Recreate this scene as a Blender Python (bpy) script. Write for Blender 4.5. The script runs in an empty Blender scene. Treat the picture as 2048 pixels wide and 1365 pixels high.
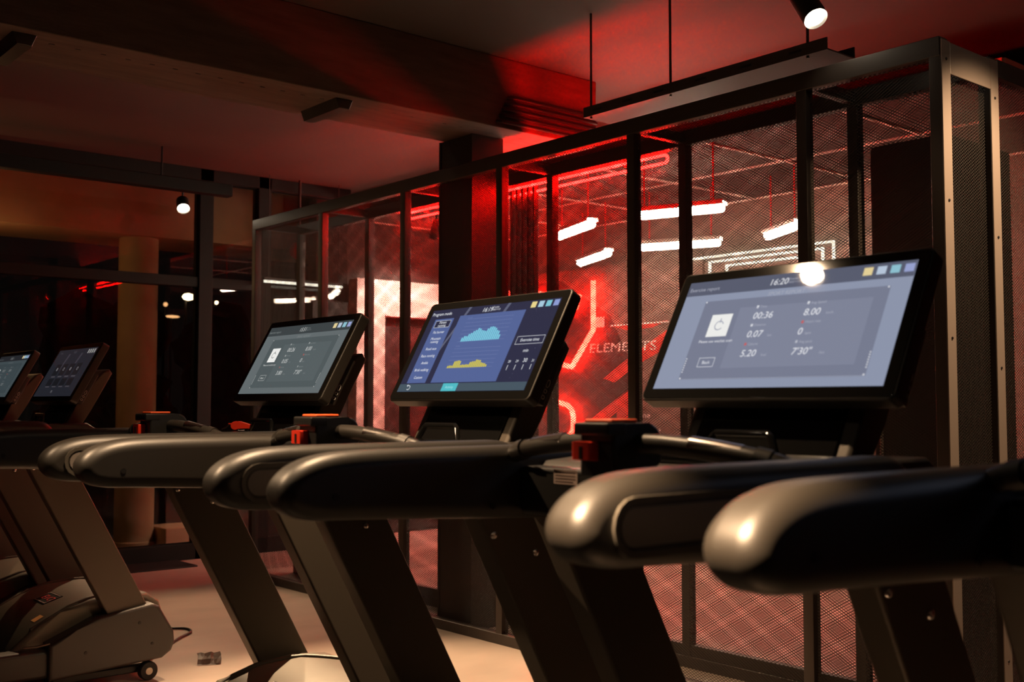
import bpy, bmesh, math, random
from mathutils import Vector, Matrix
random.seed(7)
S = bpy.context.scene
COL = S.collection
PI = math.pi

# ------------------------------------------------------------------ camera
HEAD, CAM_H, F_PX, HORIZON = math.radians(49.8), 1.27, 2206.0, 805.0
pitch = math.atan((HORIZON - 682.5) / F_PX)
cam = bpy.data.cameras.new('camera')
cam.sensor_fit = 'HORIZONTAL'
cam.sensor_width = 36.0
cam.lens = F_PX / 2048.0 * 36.0
cam.clip_start = 0.02
cam.clip_end = 300
cam.dof.use_dof = True
cam.dof.focus_distance = 4.0
cam.dof.aperture_fstop = 4.8
co = bpy.data.objects.new('camera', cam)
COL.objects.link(co)
co.location = (0, 0, CAM_H)
co.rotation_euler = (PI / 2 + pitch, 0, HEAD - PI / 2)
S.camera = co

# ------------------------------------------------------------------ world + view
w = bpy.data.worlds.new('night')
S.world = w
w.use_nodes = True
w.node_tree.nodes['Background'].inputs[0].default_value = (0.004, 0.0035, 0.003, 1)
w.node_tree.nodes['Background'].inputs[1].default_value = 0.6
S.view_settings.view_transform = 'Standard'
S.view_settings.look = 'None'
S.view_settings.gamma = 1.0
S.view_settings.use_curve_mapping = False
S.view_settings.exposure = 0.0
S.cycles.use_denoising = True
S.cycles.max_bounces = 6
S.cycles.diffuse_bounces = 3
S.cycles.glossy_bounces = 3
S.cycles.use_adaptive_sampling = True
S.cycles.adaptive_threshold = 0.02
S.cycles.transparent_max_bounces = 24
S.cycles.sample_clamp_indirect = 6.0
S.cycles.caustics_reflective = False
S.cycles.caustics_refractive = False

WARM = (1.0, 0.66, 0.38)
RED = (1.0, 0.0075, 0.0055)

# track lights: (position, aim point, watts, cone degrees)
LAMPS = [
    ((3.60, 2.44, 2.75), (3.2, 1.35, 1.2), 70, 50, WARM),
    ((3.476, 8.00, 2.745), (2.75, 5.5, 0.0), 240, 60, WARM),
    ((1.241, 2.173, 2.75), (1.38, 2.10, 0.5), 220, 86, WARM),
    ((3.0, 5.34, 3.0), (2.62, 3.45, 0.0), 1050, 64, WARM),
    ((-0.15, 0.98, 2.85), (0.79, 0.80, 1.13), 2000, 17, WARM),
    ((-0.05, 3.05, 2.85), (0.87, 2.2, 1.12), 260, 40, WARM),
    ((4.0, 1.15, 2.80), (3.99, 2.05, 1.6), 260, 76, WARM),
    ((5.95, 8.15, 2.78), (6.15, 8.9, 1.7), 380, 100, (1.0, 0.62, 0.5)),
]

# ------------------------------------------------------------------ materials
def mat(name, col, rough=0.5, metal=0.0, emit=None, es=0.0, noise=0.0, nscale=8.0, bump=0.0, bscale=60.0, spec=0.5, coat=0.0, stretch=None):
    m = bpy.data.materials.new(name)
    m.use_nodes = True
    nt = m.node_tree
    b = nt.nodes['Principled BSDF']
    b.inputs['Base Color'].default_value = (*col, 1)
    b.inputs['Roughness'].default_value = rough
    b.inputs['Metallic'].default_value = metal
    b.inputs['Specular IOR Level'].default_value = spec
    b.inputs['Coat Weight'].default_value = coat
    if emit:
        b.inputs['Emission Color'].default_value = (*emit, 1)
        b.inputs['Emission Strength'].default_value = es
    if noise or bump:
        tc = nt.nodes.new('ShaderNodeTexCoord')
        src = tc.outputs['Object']
        if stretch:
            mp = nt.nodes.new('ShaderNodeMapping')
            mp.inputs['Scale'].default_value = stretch
            nt.links.new(src, mp.inputs[0])
            src = mp.outputs[0]
    if noise:
        n = nt.nodes.new('ShaderNodeTexNoise')
        n.inputs['Scale'].default_value = nscale
        n.inputs['Detail'].default_value = 6
        nt.links.new(src, n.inputs['Vector'])
        r = nt.nodes.new('ShaderNodeValToRGB')
        r.color_ramp.elements[0].position = 0.3
        r.color_ramp.elements[1].position = 0.7
        r.color_ramp.elements[0].color = (*[c * (1 - noise) for c in col], 1)
        r.color_ramp.elements[1].color = (*[min(1, c * (1 + noise)) for c in col], 1)
        nt.links.new(n.outputs[0], r.inputs[0])
        nt.links.new(r.outputs[0], b.inputs['Base Color'])
    if bump:
        n2 = nt.nodes.new('ShaderNodeTexNoise')
        n2.inputs['Scale'].default_value = bscale
        n2.inputs['Detail'].default_value = 3
        nt.links.new(src, n2.inputs['Vector'])
        bp = nt.nodes.new('ShaderNodeBump')
        bp.inputs['Strength'].default_value = bump
        bp.inputs['Distance'].default_value = 0.002
        nt.links.new(n2.outputs[0], bp.inputs['Height'])
        nt.links.new(bp.outputs[0], b.inputs['Normal'])
    return m

def emat(name, col, s):
    m = bpy.data.materials.new(name)
    m.use_nodes = True
    nt = m.node_tree
    nt.nodes.remove(nt.nodes['Principled BSDF'])
    e = nt.nodes.new('ShaderNodeEmission')
    e.inputs[0].default_value = (*col, 1)
    e.inputs[1].default_value = s
    nt.links.new(e.outputs[0], nt.nodes['Material Output'].inputs[0])
    return m

def glassmat(name, tint=(0.75, 0.75, 0.75), ior=1.5):
    m = bpy.data.materials.new(name)
    m.use_nodes = True
    nt = m.node_tree
    nt.nodes.remove(nt.nodes['Principled BSDF'])
    t = nt.nodes.new('ShaderNodeBsdfTransparent')
    t.inputs[0].default_value = (*tint, 1)
    g = nt.nodes.new('ShaderNodeBsdfGlossy')
    g.inputs['Roughness'].default_value = 0.01
    fr = nt.nodes.new('ShaderNodeFresnel')
    fr.inputs[0].default_value = ior
    mx = nt.nodes.new('ShaderNodeMixShader')
    nt.links.new(fr.outputs[0], mx.inputs[0])
    nt.links.new(t.outputs[0], mx.inputs[1])
    nt.links.new(g.outputs[0], mx.inputs[2])
    nt.links.new(mx.outputs[0], nt.nodes['Material Output'].inputs[0])
    return m

M = {
    'floor': mat('polished_concrete', (0.40, 0.315, 0.26), 0.42, noise=0.10, nscale=2.5, bump=0.05, bscale=40, stretch=(1, 1.6, 1)),
    'ceiling': mat('ceiling_plaster', (0.055, 0.044, 0.038), 0.85, noise=0.12, nscale=1.2),
    'beam': mat('painted_beam', (0.12, 0.08, 0.064), 0.8, noise=0.22, nscale=7, stretch=(0.6, 4, 4), bump=0.4, bscale=25),
    'wall': mat('dark_wall', (0.09, 0.075, 0.065), 0.8, noise=0.1),
    'backwall': mat('brown_mural_wall', (0.18, 0.125, 0.10), 0.7, noise=0.12, nscale=1.5),
    'portal': mat('white_painted_wall', (0.62, 0.5, 0.45), 0.6),
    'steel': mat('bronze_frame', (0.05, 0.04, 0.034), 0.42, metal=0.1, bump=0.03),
    'angle': mat('pale_metal_angle', (0.30, 0.245, 0.21), 0.38, metal=0.4),  # paler than the rest of the frame, used on the end faces
    'mesh': mat('dark_mesh_wire', (0.016, 0.013, 0.011), 0.5),
    'black': mat('black_plastic', (0.012, 0.0115, 0.011), 0.42),
    'frame': mat('matt_black_frame', (0.006, 0.0055, 0.005), 0.6, spec=0.2),
    'gloss': mat('gloss_black', (0.008, 0.008, 0.008), 0.07),
    'arm': mat('charcoal_plastic', (0.020, 0.0165, 0.013), 0.46, spec=0.8, bump=0.02, bscale=400),
    'upright': mat('grey_powder_coat', (0.105, 0.087, 0.068), 0.48, metal=0.2, bump=0.02, bscale=500),
    'inlay': mat('light_grey_inlay', (0.22, 0.19, 0.17), 0.4),
    'rim': mat('inlay_rim', (0.085, 0.075, 0.062), 0.35),
    'hood': mat('pale_grey_hood', (0.15, 0.132, 0.10), 0.42, metal=0.15),
    'belt': mat('black_rubber_belt', (0.015, 0.014, 0.013), 0.7, bump=0.2, bscale=300),
    'chrome': mat('brushed_chrome', (0.75, 0.7, 0.68), 0.2, metal=1.0),
    'satin': mat('satin_steel', (0.45, 0.4, 0.34), 0.35, metal=0.9),
    'grip': mat('rubber_grip', (0.028, 0.024, 0.02), 0.4),
    'redplastic': mat('red_plastic', (0.75, 0.035, 0.012), 0.4),
    'orange': mat('orange_button', (0.85, 0.11, 0.02), 0.45),
    'paper': mat('white_sticker', (0.55, 0.42, 0.36), 0.6),
    'ink': mat('dark_ink', (0.10, 0.06, 0.05), 0.6),
    'sticker': mat('orange_sticker', (0.85, 0.45, 0.12), 0.6),
    'redink': mat('red_ink', (0.75, 0.02, 0.03), 0.5),
    'white': mat('white_print', (0.8, 0.75, 0.72), 0.5),
    'plate': mat('black_plate', (0.012, 0.01, 0.01), 0.4),
    'tube': emat('warm_white_tube', (1.0, 0.76, 0.55), 120),
    'pill': emat('red_led_pill', (1.0, 0.0012, 0.0009), 400),
    'neon': emat('red_neon', (1.0, 0.0064, 0.0036), 210),
    'lampface': emat('lamp_face', (1.0, 0.82, 0.6), 40),
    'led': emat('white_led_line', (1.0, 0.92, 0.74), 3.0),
    'mured': mat('mural_red_print', (0.62, 0.045, 0.03), 0.55),
    'mudark': mat('mural_dark_print', (0.05, 0.025, 0.022), 0.6),
    'outcol': mat('outside_render', (0.50, 0.30, 0.15), 0.8, noise=0.12, nscale=3),
    'asphalt': mat('asphalt', (0.03, 0.03, 0.03), 0.9, noise=0.2),
    'leaf': mat('dark_foliage', (0.02, 0.03, 0.012), 0.8, noise=0.4),
    'glass': glassmat('window_glass'),
    'tray': mat('galvanised_tray', (0.07, 0.055, 0.05), 0.6, metal=0.2),
    'tile': mat('brown_ceiling_tile', (0.085, 0.068, 0.06), 0.8, noise=0.1),
    'tbar': mat('white_ceiling_bar', (0.75, 0.68, 0.6), 0.5),
    'brown': mat('brown_foil', (0.10, 0.05, 0.035), 0.4, noise=0.4, nscale=40),
    'redpaint': mat('red_paint', (0.6, 0.01, 0.015), 0.5),
    'streetwarm': emat('street_warm', (1.0, 0.72, 0.38), 14),
    'streetcool': emat('street_cool', (0.75, 0.8, 1.0), 2.2),
    'streetorange': emat('street_orange', (1.0, 0.5, 0.2), 2.0),
}

# ------------------------------------------------------------------ mesh helpers
def link(name, me, m=None, parent=None, smooth=False):
    o = bpy.data.objects.new(name, me)
    COL.objects.link(o)
    if parent is not None:
        o.parent = parent
    if m is not None and not me.materials:
        me.materials.append(M[m] if isinstance(m, str) else m)
    if smooth:
        me.polygons.foreach_set('use_smooth', [True] * len(me.polygons))
        me.set_sharp_from_angle(angle=math.radians(35))
    return o

def tomesh(bm, name, smooth=True):
    bmesh.ops.recalc_face_normals(bm, faces=bm.faces)
    me = bpy.data.meshes.new(name)
    bm.to_mesh(me)
    bm.free()
    if smooth:
        weighted_normals(me)
    return me

def weighted_normals(me, limit=math.cos(math.radians(50))):
    """Smooth shading with area-weighted normals, so that flat faces stay flat and bevels stay round."""
    me.polygons.foreach_set('use_smooth', [True] * len(me.polygons))
    fn = [(p.normal.copy(), p.area) for p in me.polygons]
    adj = [[] for _ in me.vertices]
    for p in me.polygons:
        for v in p.vertices:
            adj[v].append(p.index)
    out = [None] * len(me.loops)
    for p in me.polygons:
        n0 = fn[p.index][0]
        for li, v in zip(p.loop_indices, p.vertices):
            a = Vector((0, 0, 0))
            for g in adj[v]:
                n, ar = fn[g]
                if n.dot(n0) > limit:
                    a += n * ar
            out[li] = a.normalized() if a.length > 1e-12 else n0
    me.normals_split_custom_set(out)

def bx(bm, x0, x1, y0, y1, z0, z1, bev=0.0, seg=2):
    vs = [bm.verts.new((x, y, z)) for x in (x0, x1) for y in (y0, y1) for z in (z0, z1)]
    fs = [bm.faces.new([vs[i] for i in q]) for q in ((0, 1, 3, 2), (4, 6, 7, 5), (0, 4, 5, 1), (2, 3, 7, 6), (0, 2, 6, 4), (1, 5, 7, 3))]
    if bev:
        es = list({e for f in fs for e in f.edges})
        bmesh.ops.bevel(bm, geom=es, offset=bev, segments=seg, affect='EDGES', profile=0.5)

def box_me(name, x0, x1, y0, y1, z0, z1, bev=0.0, seg=2):
    bm = bmesh.new()
    bx(bm, min(x0, x1), max(x0, x1), min(y0, y1), max(y0, y1), min(z0, z1), max(z0, z1), bev, seg)
    return tomesh(bm, name)

def prism(bm, prof, y0, y1, bev=0.0, seg=3):
    """XZ profile extruded along Y, the outline edges of both sides rounded."""
    a = [bm.verts.new((x, y0, z)) for x, z in prof]
    b = [bm.verts.new((x, y1, z)) for x, z in prof]
    n = len(prof)
    fa = bm.faces.new(a)
    fb = bm.faces.new(b[::-1])
    for i in range(n):
        bm.faces.new((a[i], b[i], b[(i + 1) % n], a[(i + 1) % n]))
    if bev:
        es = list(set(fa.edges) | set(fb.edges))
        bmesh.ops.bevel(bm, geom=es, offset=bev, segments=seg, affect='EDGES', profile=0.5, clamp_overlap=True)

def prism_me(name, prof, y0, y1, bev=0.0, seg=3):
    bm = bmesh.new()
    prism(bm, prof, y0, y1, bev, seg)
    return tomesh(bm, name)

def tube(bm, pts, r, seg=10, closed=False, caps=True):
    pts = [Vector(p) for p in pts]
    n = len(pts)
    rings = []
    ref = None
    for i, p in enumerate(pts):
        if closed:
            t = (pts[(i + 1) % n] - pts[i - 1]).normalized()
        else:
            t = (pts[min(i + 1, n - 1)] - pts[max(i - 1, 0)]).normalized()
        if ref is None:
            ref = Vector((0, 0, 1)) if abs(t.z) < 0.9 else Vector((1, 0, 0))
        u = (ref - t * ref.dot(t)).normalized()
        v = t.cross(u)
        ref = u
        rr = r[i] if isinstance(r, (list, tuple)) else r
        rings.append([bm.verts.new(p + (u * math.cos(2 * PI * k / seg) + v * math.sin(2 * PI * k / seg)) * rr) for k in range(seg)])
    for i in range(n if closed else n - 1):
        a, b = rings[i], rings[(i + 1) % n]
        for k in range(seg):
            bm.faces.new((a[k], a[(k + 1) % seg], b[(k + 1) % seg], b[k]))
    if caps and not closed:
        bm.faces.new(rings[0][::-1])
        bm.faces.new(rings[-1])

def tube_me(name, pts, r, seg=10, closed=False):
    bm = bmesh.new()
    tube(bm, pts, r, seg, closed)
    return tomesh(bm, name)

def smooth_path(pts, n=6):
    pts = [Vector(p) for p in pts]
    out = []
    for i in range(len(pts) - 1):
        p0, p1, p2, p3 = pts[max(i - 1, 0)], pts[i], pts[i + 1], pts[min(i + 2, len(pts) - 1)]
        for k in range(n):
            t = k / n
            out.append(0.5 * ((2 * p1) + (p2 - p0) * t + (2 * p0 - 5 * p1 + 4 * p2 - p3) * t * t + (3 * p1 - p0 - 3 * p2 + p3) * t ** 3))
    out.append(pts[-1])
    return out

def lathe(bm, prof, seg=20, mat4=None):
    """(r, z) profile turned round Z."""
    rings = []
    for r, z in prof:
        ring = []
        for k in range(seg):
            p = Vector((r * math.cos(2 * PI * k / seg), r * math.sin(2 * PI * k / seg), z))
            ring.append(bm.verts.new(mat4 @ p if mat4 else p))
        rings.append(ring)
    for a, b in zip(rings, rings[1:]):
        for k in range(seg):
            bm.faces.new((a[k], a[(k + 1) % seg], b[(k + 1) % seg], b[k]))
    if prof[0][0] > 1e-6:
        bm.faces.new(rings[0][::-1])
    if prof[-1][0] > 1e-6:
        bm.faces.new(rings[-1])

def lathe_me(name, prof, seg=20, mat4=None):
    bm = bmesh.new()
    lathe(bm, prof, seg, mat4)
    bmesh.ops.remove_doubles(bm, verts=bm.verts, dist=1e-6)
    return tomesh(bm, name)

def aim_matrix(loc, target):
    d = (Vector(target) - Vector(loc)).normalized()
    return Matrix.Translation(loc) @ d.to_track_quat('-Z', 'Y').to_matrix().to_4x4()

def thing(name, label, cat, loc=(0, 0, 0), group=None):
    o = bpy.data.objects.new(name, None)
    COL.objects.link(o)
    o.location = loc
    o.empty_display_size = 0.1
    o['label'] = label
    o['category'] = cat
    if group:
        o['group'] = group
    return o

def tag(o, label, cat, group=None):
    o['label'] = label
    o['category'] = cat
    if group:
        o['group'] = group
    return o

def struct(o, label=None):
    o['kind'] = 'structure'
    if label:
        o['label'] = label
    return o

_font = {}
def text_mesh(body, size, shear=0.0):
    """Flat letters as a list of (verts2d, faces) with the left baseline at the origin."""
    key = (body, shear)
    if key not in _font:
        cu = bpy.data.curves.new('letters', 'FONT')
        cu.body = body
        cu.size = 1.0
        cu.shear = shear
        cu.resolution_u = 3
        ob = bpy.data.objects.new('letters', cu)
        me = bpy.data.meshes.new_from_object(ob)
        vs = [(v.co.x, v.co.y) for v in me.vertices]
        fs = [tuple(p.vertices) for p in me.polygons]
        bpy.data.objects.remove(ob)
        bpy.data.curves.remove(cu)
        bpy.data.meshes.remove(me)
        _font[key] = (vs, fs)
    vs, fs = _font[key]
    return [(x * size, y * size) for x, y in vs], fs

class Print:
    """Flat print on a plane: rectangles, polygons and letters in (u, v), one mesh for each ink."""
    def __init__(self, origin, u, v, n):
        self.o, self.u, self.v, self.n = Vector(origin), Vector(u), Vector(v), Vector(n)
        self.parts = {}
        self.order = []
    def _g(self, ink):
        if ink not in self.parts:
            self.parts[ink] = ([], [])
            self.order.append(ink)
        return self.parts[ink]
    def poly(self, ink, pts, lift=0.0006):
        vs, fs = self._g(ink)
        b = len(vs)
        vs += [self.o + self.u * a + self.v * c + self.n * lift for a, c in pts]
        fs.append(tuple(range(b, b + len(pts))))
    def rect(self, ink, a0, c0, a1, c1, lift=0.0006):
        self.poly(ink, [(a0, c0), (a1, c0), (a1, c1), (a0, c1)], lift)
    def frame(self, ink, a0, c0, a1, c1, t, lift=0.0009):
        self.rect(ink, a0, c0, a1, c0 + t, lift)
        self.rect(ink, a0, c1 - t, a1, c1, lift)
        self.rect(ink, a0, c0 + t, a0 + t, c1 - t, lift)
        self.rect(ink, a1 - t, c0 + t, a1, c1 - t, lift)
    def ring(self, ink, a, c, r0, r1, n=18, lift=0.0012, sa=0.0, ea=2 * PI):
        for k in range(n):
            t0, t1 = sa + (ea - sa) * k / n, sa + (ea - sa) * (k + 1) / n
            self.poly(ink, [(a + r0 * math.cos(t0), c + r0 * math.sin(t0)), (a + r1 * math.cos(t0), c + r1 * math.sin(t0)),
                            (a + r1 * math.cos(t1), c + r1 * math.sin(t1)), (a + r0 * math.cos(t1), c + r0 * math.sin(t1))], lift)
    def text(self, ink, body, a, c, size, shear=0.0, align='l', lift=0.0012, sx=1.0):
        v2, f2 = text_mesh(body, size, shear)
        if not v2:
            return
        wd = max(x for x, y in v2) * sx
        off = {'l': 0, 'c': -wd / 2, 'r': -wd}[align]
        vs, fs = self._g(ink)
        b = len(vs)
        vs += [self.o + self.u * (a + x * sx + off) + self.v * (c + y) + self.n * lift for x, y in v2]
        fs += [tuple(b + i for i in f) for f in f2]
    def build(self, parent, name='screen_print', stuff=True):
        out = []
        for ink in self.order:
            vs, fs = self.parts[ink]
            me = bpy.data.meshes.new(name)
            me.from_pydata([tuple(p) for p in vs], [], fs)
            o = link(name, me, ink, parent)
            if stuff:
                o['kind'] = 'stuff'
            out.append(o)
        return out

def emit_ink(name, rgb255, k=1.0):
    lin = [((c / 255 + 0.055) / 1.055) ** 2.4 if c > 10 else c / 255 / 12.92 for c in rgb255]
    return mat(name, (0.004, 0.004, 0.005), 0.022, emit=lin, es=k)

# ------------------------------------------------------------------ the setting
struct(link('floor', box_me('floor', -4.5, 9.0, -4.5, 9.2, -0.1, 0.0), 'floor'), 'warm lit beige polished concrete floor')
struct(link('ceiling', box_me('ceiling', -4.5, 9.0, -4.5, 8.7, 3.2, 3.35), 'ceiling'), 'dark plastered ceiling slab washed with red light')
struct(link('wall_back', box_me('wall_back', 7.6, 7.75, -4.5, 9.2, 0, 3.2), 'backwall'), 'brown wall at the far end of the room behind the mesh')
struct(link('wall_rear', box_me('wall_rear', -4.6, -4.5, -4.5, 9.2, 0, 3.2), 'wall'), 'dark wall behind the treadmill row')
struct(link('wall_right', box_me('wall_right', -4.5, 7.6, -4.6, -4.5, 0, 3.2), 'wall'), 'dark side wall')

# beams under the ceiling
def beam(label, y0, y1, z0, x0, x1, brs):
    b = link('ceiling_beam', box_me('ceiling_beam', x0, x1, y0, y1, z0, 3.2, 0.006), 'beam')
    struct(b, label)
    for xb in brs:
        link('bracket', prism_me('bracket', [(xb - 0.03, z0 - 0.05), (xb + 0.03, z0 - 0.05), (xb + 0.05, z0), (xb - 0.05, z0)], y0 + 0.06, y1 - 0.06, 0.004, 1), 'steel', b)
    bm = bmesh.new()
    x = x0 + 0.05
    while x < x1 - 0.05:
        bx(bm, x, x + 0.022, y0 + 0.13, y0 + 0.137, z0 - 0.0015, z0 + 0.001)
        x += 0.11
    s = link('perforation', tomesh(bm, 'perforation', False), 'plate', b)
    s['kind'] = 'stuff'
    return b
beam('brown ceiling beam crossing to the steel column', 4.68, 5.16, 2.80, -4.4, 4.62, (1.36, 2.90))
beam('brown ceiling beam above the corner of the mesh partition', 1.50, 1.95, 2.86, -4.4, 7.5, (2.2,))

# suspended ceiling of the far room
ci = thing('ceiling_far', 'brown suspended ceiling with pale grid bars behind the mesh', 'ceiling')
del ci['category']
struct(ci)
GX = [5.5, 6.55, 7.59]
GY = [2.62, 3.67, 4.72, 5.77, 6.82, 7.87, 8.92]
for i in range(len(GX) - 1):
    for j in range(len(GY) - 1):
        link('ceiling_tile', box_me('ceiling_tile', GX[i] + 0.014, GX[i + 1] - 0.014, GY[j] + 0.014, GY[j + 1] - 0.014, 3.005, 3.02), 'tile', ci)
for x in GX:
    link('grid_bar', box_me('grid_bar', x - 0.012, x + 0.012, GY[0], GY[-1], 2.995, 3.03), 'tbar', ci)
for y in GY:
    link('grid_bar', box_me('grid_bar', GX[0], GX[-1], y - 0.012, y + 0.012, 2.994, 3.029), 'tbar', ci)

# glazed facade at the end of the treadmill row
win = thing('window_1', 'tall dark framed glass facade at the end of the row', 'window')
del win['category']
struct(win)
YW = 8.6
for xm in (-3.4, -1.0, 1.55, 3.915, 4.445):
    link('mullion', box_me('mullion', xm - 0.06, xm + 0.06, YW - 0.06, YW + 0.06, 0.0, 3.2, 0.004), 'frame', win)
link('transom', box_me('transom', -4.5, 4.45, YW - 0.045, YW + 0.045, 2.215, 2.30, 0.004), 'frame', win)
link('sill', box_me('sill', -4.5, 5.3, YW - 0.06, YW + 0.06, 0.0, 0.13, 0.004), 'frame', win)
link('window_head', box_me('window_head', -4.5, 5.3, YW - 0.06, YW + 0.06, 3.1, 3.2, 0.004), 'frame', win)
XM = [-4.5, -3.4, -1.0, 1.55, 3.915, 4.445]
for a, b in zip(XM, XM[1:]):
    link('pane', box_me('pane', a + 0.06, b - 0.06, YW - 0.005, YW + 0.005, 0.13, 2.215), 'glass', win)
    link('pane', box_me('pane', a + 0.06, b - 0.06, YW - 0.005, YW + 0.005, 2.30, 3.1), 'glass', win)
link('pane', box_me('pane', 4.505, 5.3, YW - 0.005, YW + 0.005, 0.13, 3.1), 'glass', win)
tag(link('threshold_strip', box_me('threshold_strip', -4.5, 3.7, 8.14, 8.53, 0.0, 0.012, 0.003), 'plate'), 'black rubber strip on the floor along the glass facade', 'mat')

# white portal wall in the far room
pw = thing('wall_portal', 'white wall with a dark doorway glowing pink behind the mesh', 'wall')
del pw['category']
struct(pw)
YP = 8.9
link('wall_panel', box_me('wall_panel', 5.60, 5.92, YP, YP + 0.15, 0, 2.45, 0.004), 'portal', pw)
link('wall_panel', box_me('wall_panel', 5.92, 6.86, YP, YP + 0.15, 2.10, 2.45, 0.004), 'portal', pw)
link('wall_panel', box_me('wall_panel', 6.86, 7.6, YP, YP + 0.15, 0, 2.45, 0.004), 'portal', pw)
link('door_leaf', box_me('door_leaf', 5.95, 6.83, YP + 0.10, YP + 0.14, 0.01, 2.02, 0.004), 'black', pw)
struct(link('wall_far_left', box_me('wall_far_left', 5.3, 7.6, 9.15, 9.3, 0, 3.2), 'wall'), 'dark wall behind the white portal wall')

# ------------------------------------------------------------------ treadmill
TX = 1.30          # local x = 0 of every treadmill
_cache = {}
def cached(key, fn):
    if key not in _cache:
        _cache[key] = fn()
    return _cache[key]

def arc(cx, cz, rx, rz, a0, a1, n):
    return [(cx + rx * math.cos(math.radians(a0 + (a1 - a0) * k / n)), cz + rz * math.sin(math.radians(a0 + (a1 - a0) * k / n))) for k in range(n + 1)]

ARM_PTS = [(0.20, 1.188), (0.0, 1.188), (-0.18, 1.188), (-0.28, 1.187), (-0.335, 1.183), (-0.375, 1.174), (-0.405, 1.160), (-0.424, 1.142), (-0.431, 1.122),
           (-0.426, 1.103), (-0.411, 1.087), (-0.387, 1.077), (-0.35, 1.072), (-0.28, 1.069), (-0.1, 1.059), (0.1, 1.047), (0.22, 1.041), (0.26, 1.046), (0.285, 1.064), (0.296, 1.09), (0.297, 1.125), (0.288, 1.155), (0.266, 1.178), (0.235, 1.187)]
YA = 0.345

def stadium(x0, x1, zc, r, n=8):
    return arc(x1 - r, zc, r, r, -90, 90, n) + arc(x0 + r, zc, r, r, 90, 270, n)

def arm_mesh():
    """Rounded arm: the side outline repeated across the width, drawn in along a quarter circle at both sides."""
    c = smooth_path([(x, 0, z) for x, z in ARM_PTS + ARM_PTS[:1]], 3)[:-1]
    n = len(c)
    nr = []
    for i in range(n):
        t = (c[(i + 1) % n] - c[i - 1]).normalized()
        nr.append(Vector((t.z, 0, -t.x)))
    cen = sum(c, Vector()) / n
    sgn = 1 if nr[0].dot(c[0] - cen) > 0 else -1
    R, W = 0.029, 0.041
    lay = []
    for k in range(7):
        a = PI / 2 * k / 6
        lay.append((-W + R * (1 - math.sin(a)), R * (1 - math.cos(a))))
    lay = [(y, d) for y, d in lay][::-1]
    lay = lay[::-1] if lay[0][0] > lay[-1][0] else lay
    full = lay + [(-y, d) for y, d in lay[::-1]]
    bm = bmesh.new()
    rings = [[bm.verts.new((p.x - q.x * sgn * d, y, p.z - q.z * sgn * d)) for p, q in zip(c, nr)] for y, d in full]
    for r0, r1 in zip(rings, rings[1:]):
        for i in range(n):
            bm.faces.new((r0[i], r0[(i + 1) % n], r1[(i + 1) % n], r1[i]))
    bm.faces.new(rings[0][::-1])
    bm.faces.new(rings[-1])
    return tomesh(bm, 'arm')

def ring_prism(outer, inner, y0, y1):
    bm = bmesh.new()
    n = len(outer)
    o0 = [bm.verts.new((x, y0, z)) for x, z in outer]
    o1 = [bm.verts.new((x, y1, z)) for x, z in outer]
    i0 = [bm.verts.new((x, y0, z)) for x, z in inner]
    i1 = [bm.verts.new((x, y1, z)) for x, z in inner]
    for k in range(n):
        j = (k + 1) % n
        bm.faces.new((o0[k], o0[j], o1[j], o1[k]))
        bm.faces.new((i0[k], i1[k], i1[j], i0[j]))
        bm.faces.new((o0[k], i0[k], i0[j], o0[j]))
        bm.faces.new((o1[k], o1[j], i1[j], i1[k]))
    return tomesh(bm, 'ring')

UP_SL = 0.53
def up_x(z):
    return 0.204 + (0.959 - z) * UP_SL
UP_PROF = [(up_x(1.10), 1.10), (up_x(0.30), 0.30), (up_x(0.30) + 0.195, 0.30), (up_x(1.10) + 0.195, 1.10)]

# display frame in local coordinates
DB, DT = Vector((0.385, 0, 1.278)), Vector((0.532, 0, 1.547))
DV = (DT - DB).normalized()
DN = Vector((-DV.z, 0, DV.x))
DU = Vector((0, -1, 0))
DH = (DT - DB).length
DW = 0.58
def disp_slab(name, u0, u1, v0, v1, n0, n1, bev, seg=3, r=0.0):
    """a slab in the display's own frame: u to the user's right, v up the screen, n out of the screen"""
    bm = bmesh.new()
    if r:
        pts = []
        for (a, c, s) in ((u1 - r, v0 + r, -90), (u1 - r, v1 - r, 0), (u0 + r, v1 - r, 90), (u0 + r, v0 + r, 180)):
            pts += arc(a, c, r, r, s, s + 90, 4)
    else:
        pts = [(u0, v0), (u1, v0), (u1, v1), (u0, v1)]
    a = [bm.verts.new(DB + DU * p + DV * q + DN * n0) for p, q in pts]
    b = [bm.verts.new(DB + DU * p + DV * q + DN * n1) for p, q in pts]
    fa, fb = bm.faces.new(a), bm.faces.new(b[::-1])
    k = len(pts)
    for i in range(k):
        bm.faces.new((a[i], b[i], b[(i + 1) % k], a[(i + 1) % k]))
    if bev:
        bmesh.ops.bevel(bm, geom=list(set(fa.edges) | set(fb.edges)), offset=bev, segments=seg, affect='EDGES', profile=0.5)
    return tomesh(bm, name)

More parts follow.
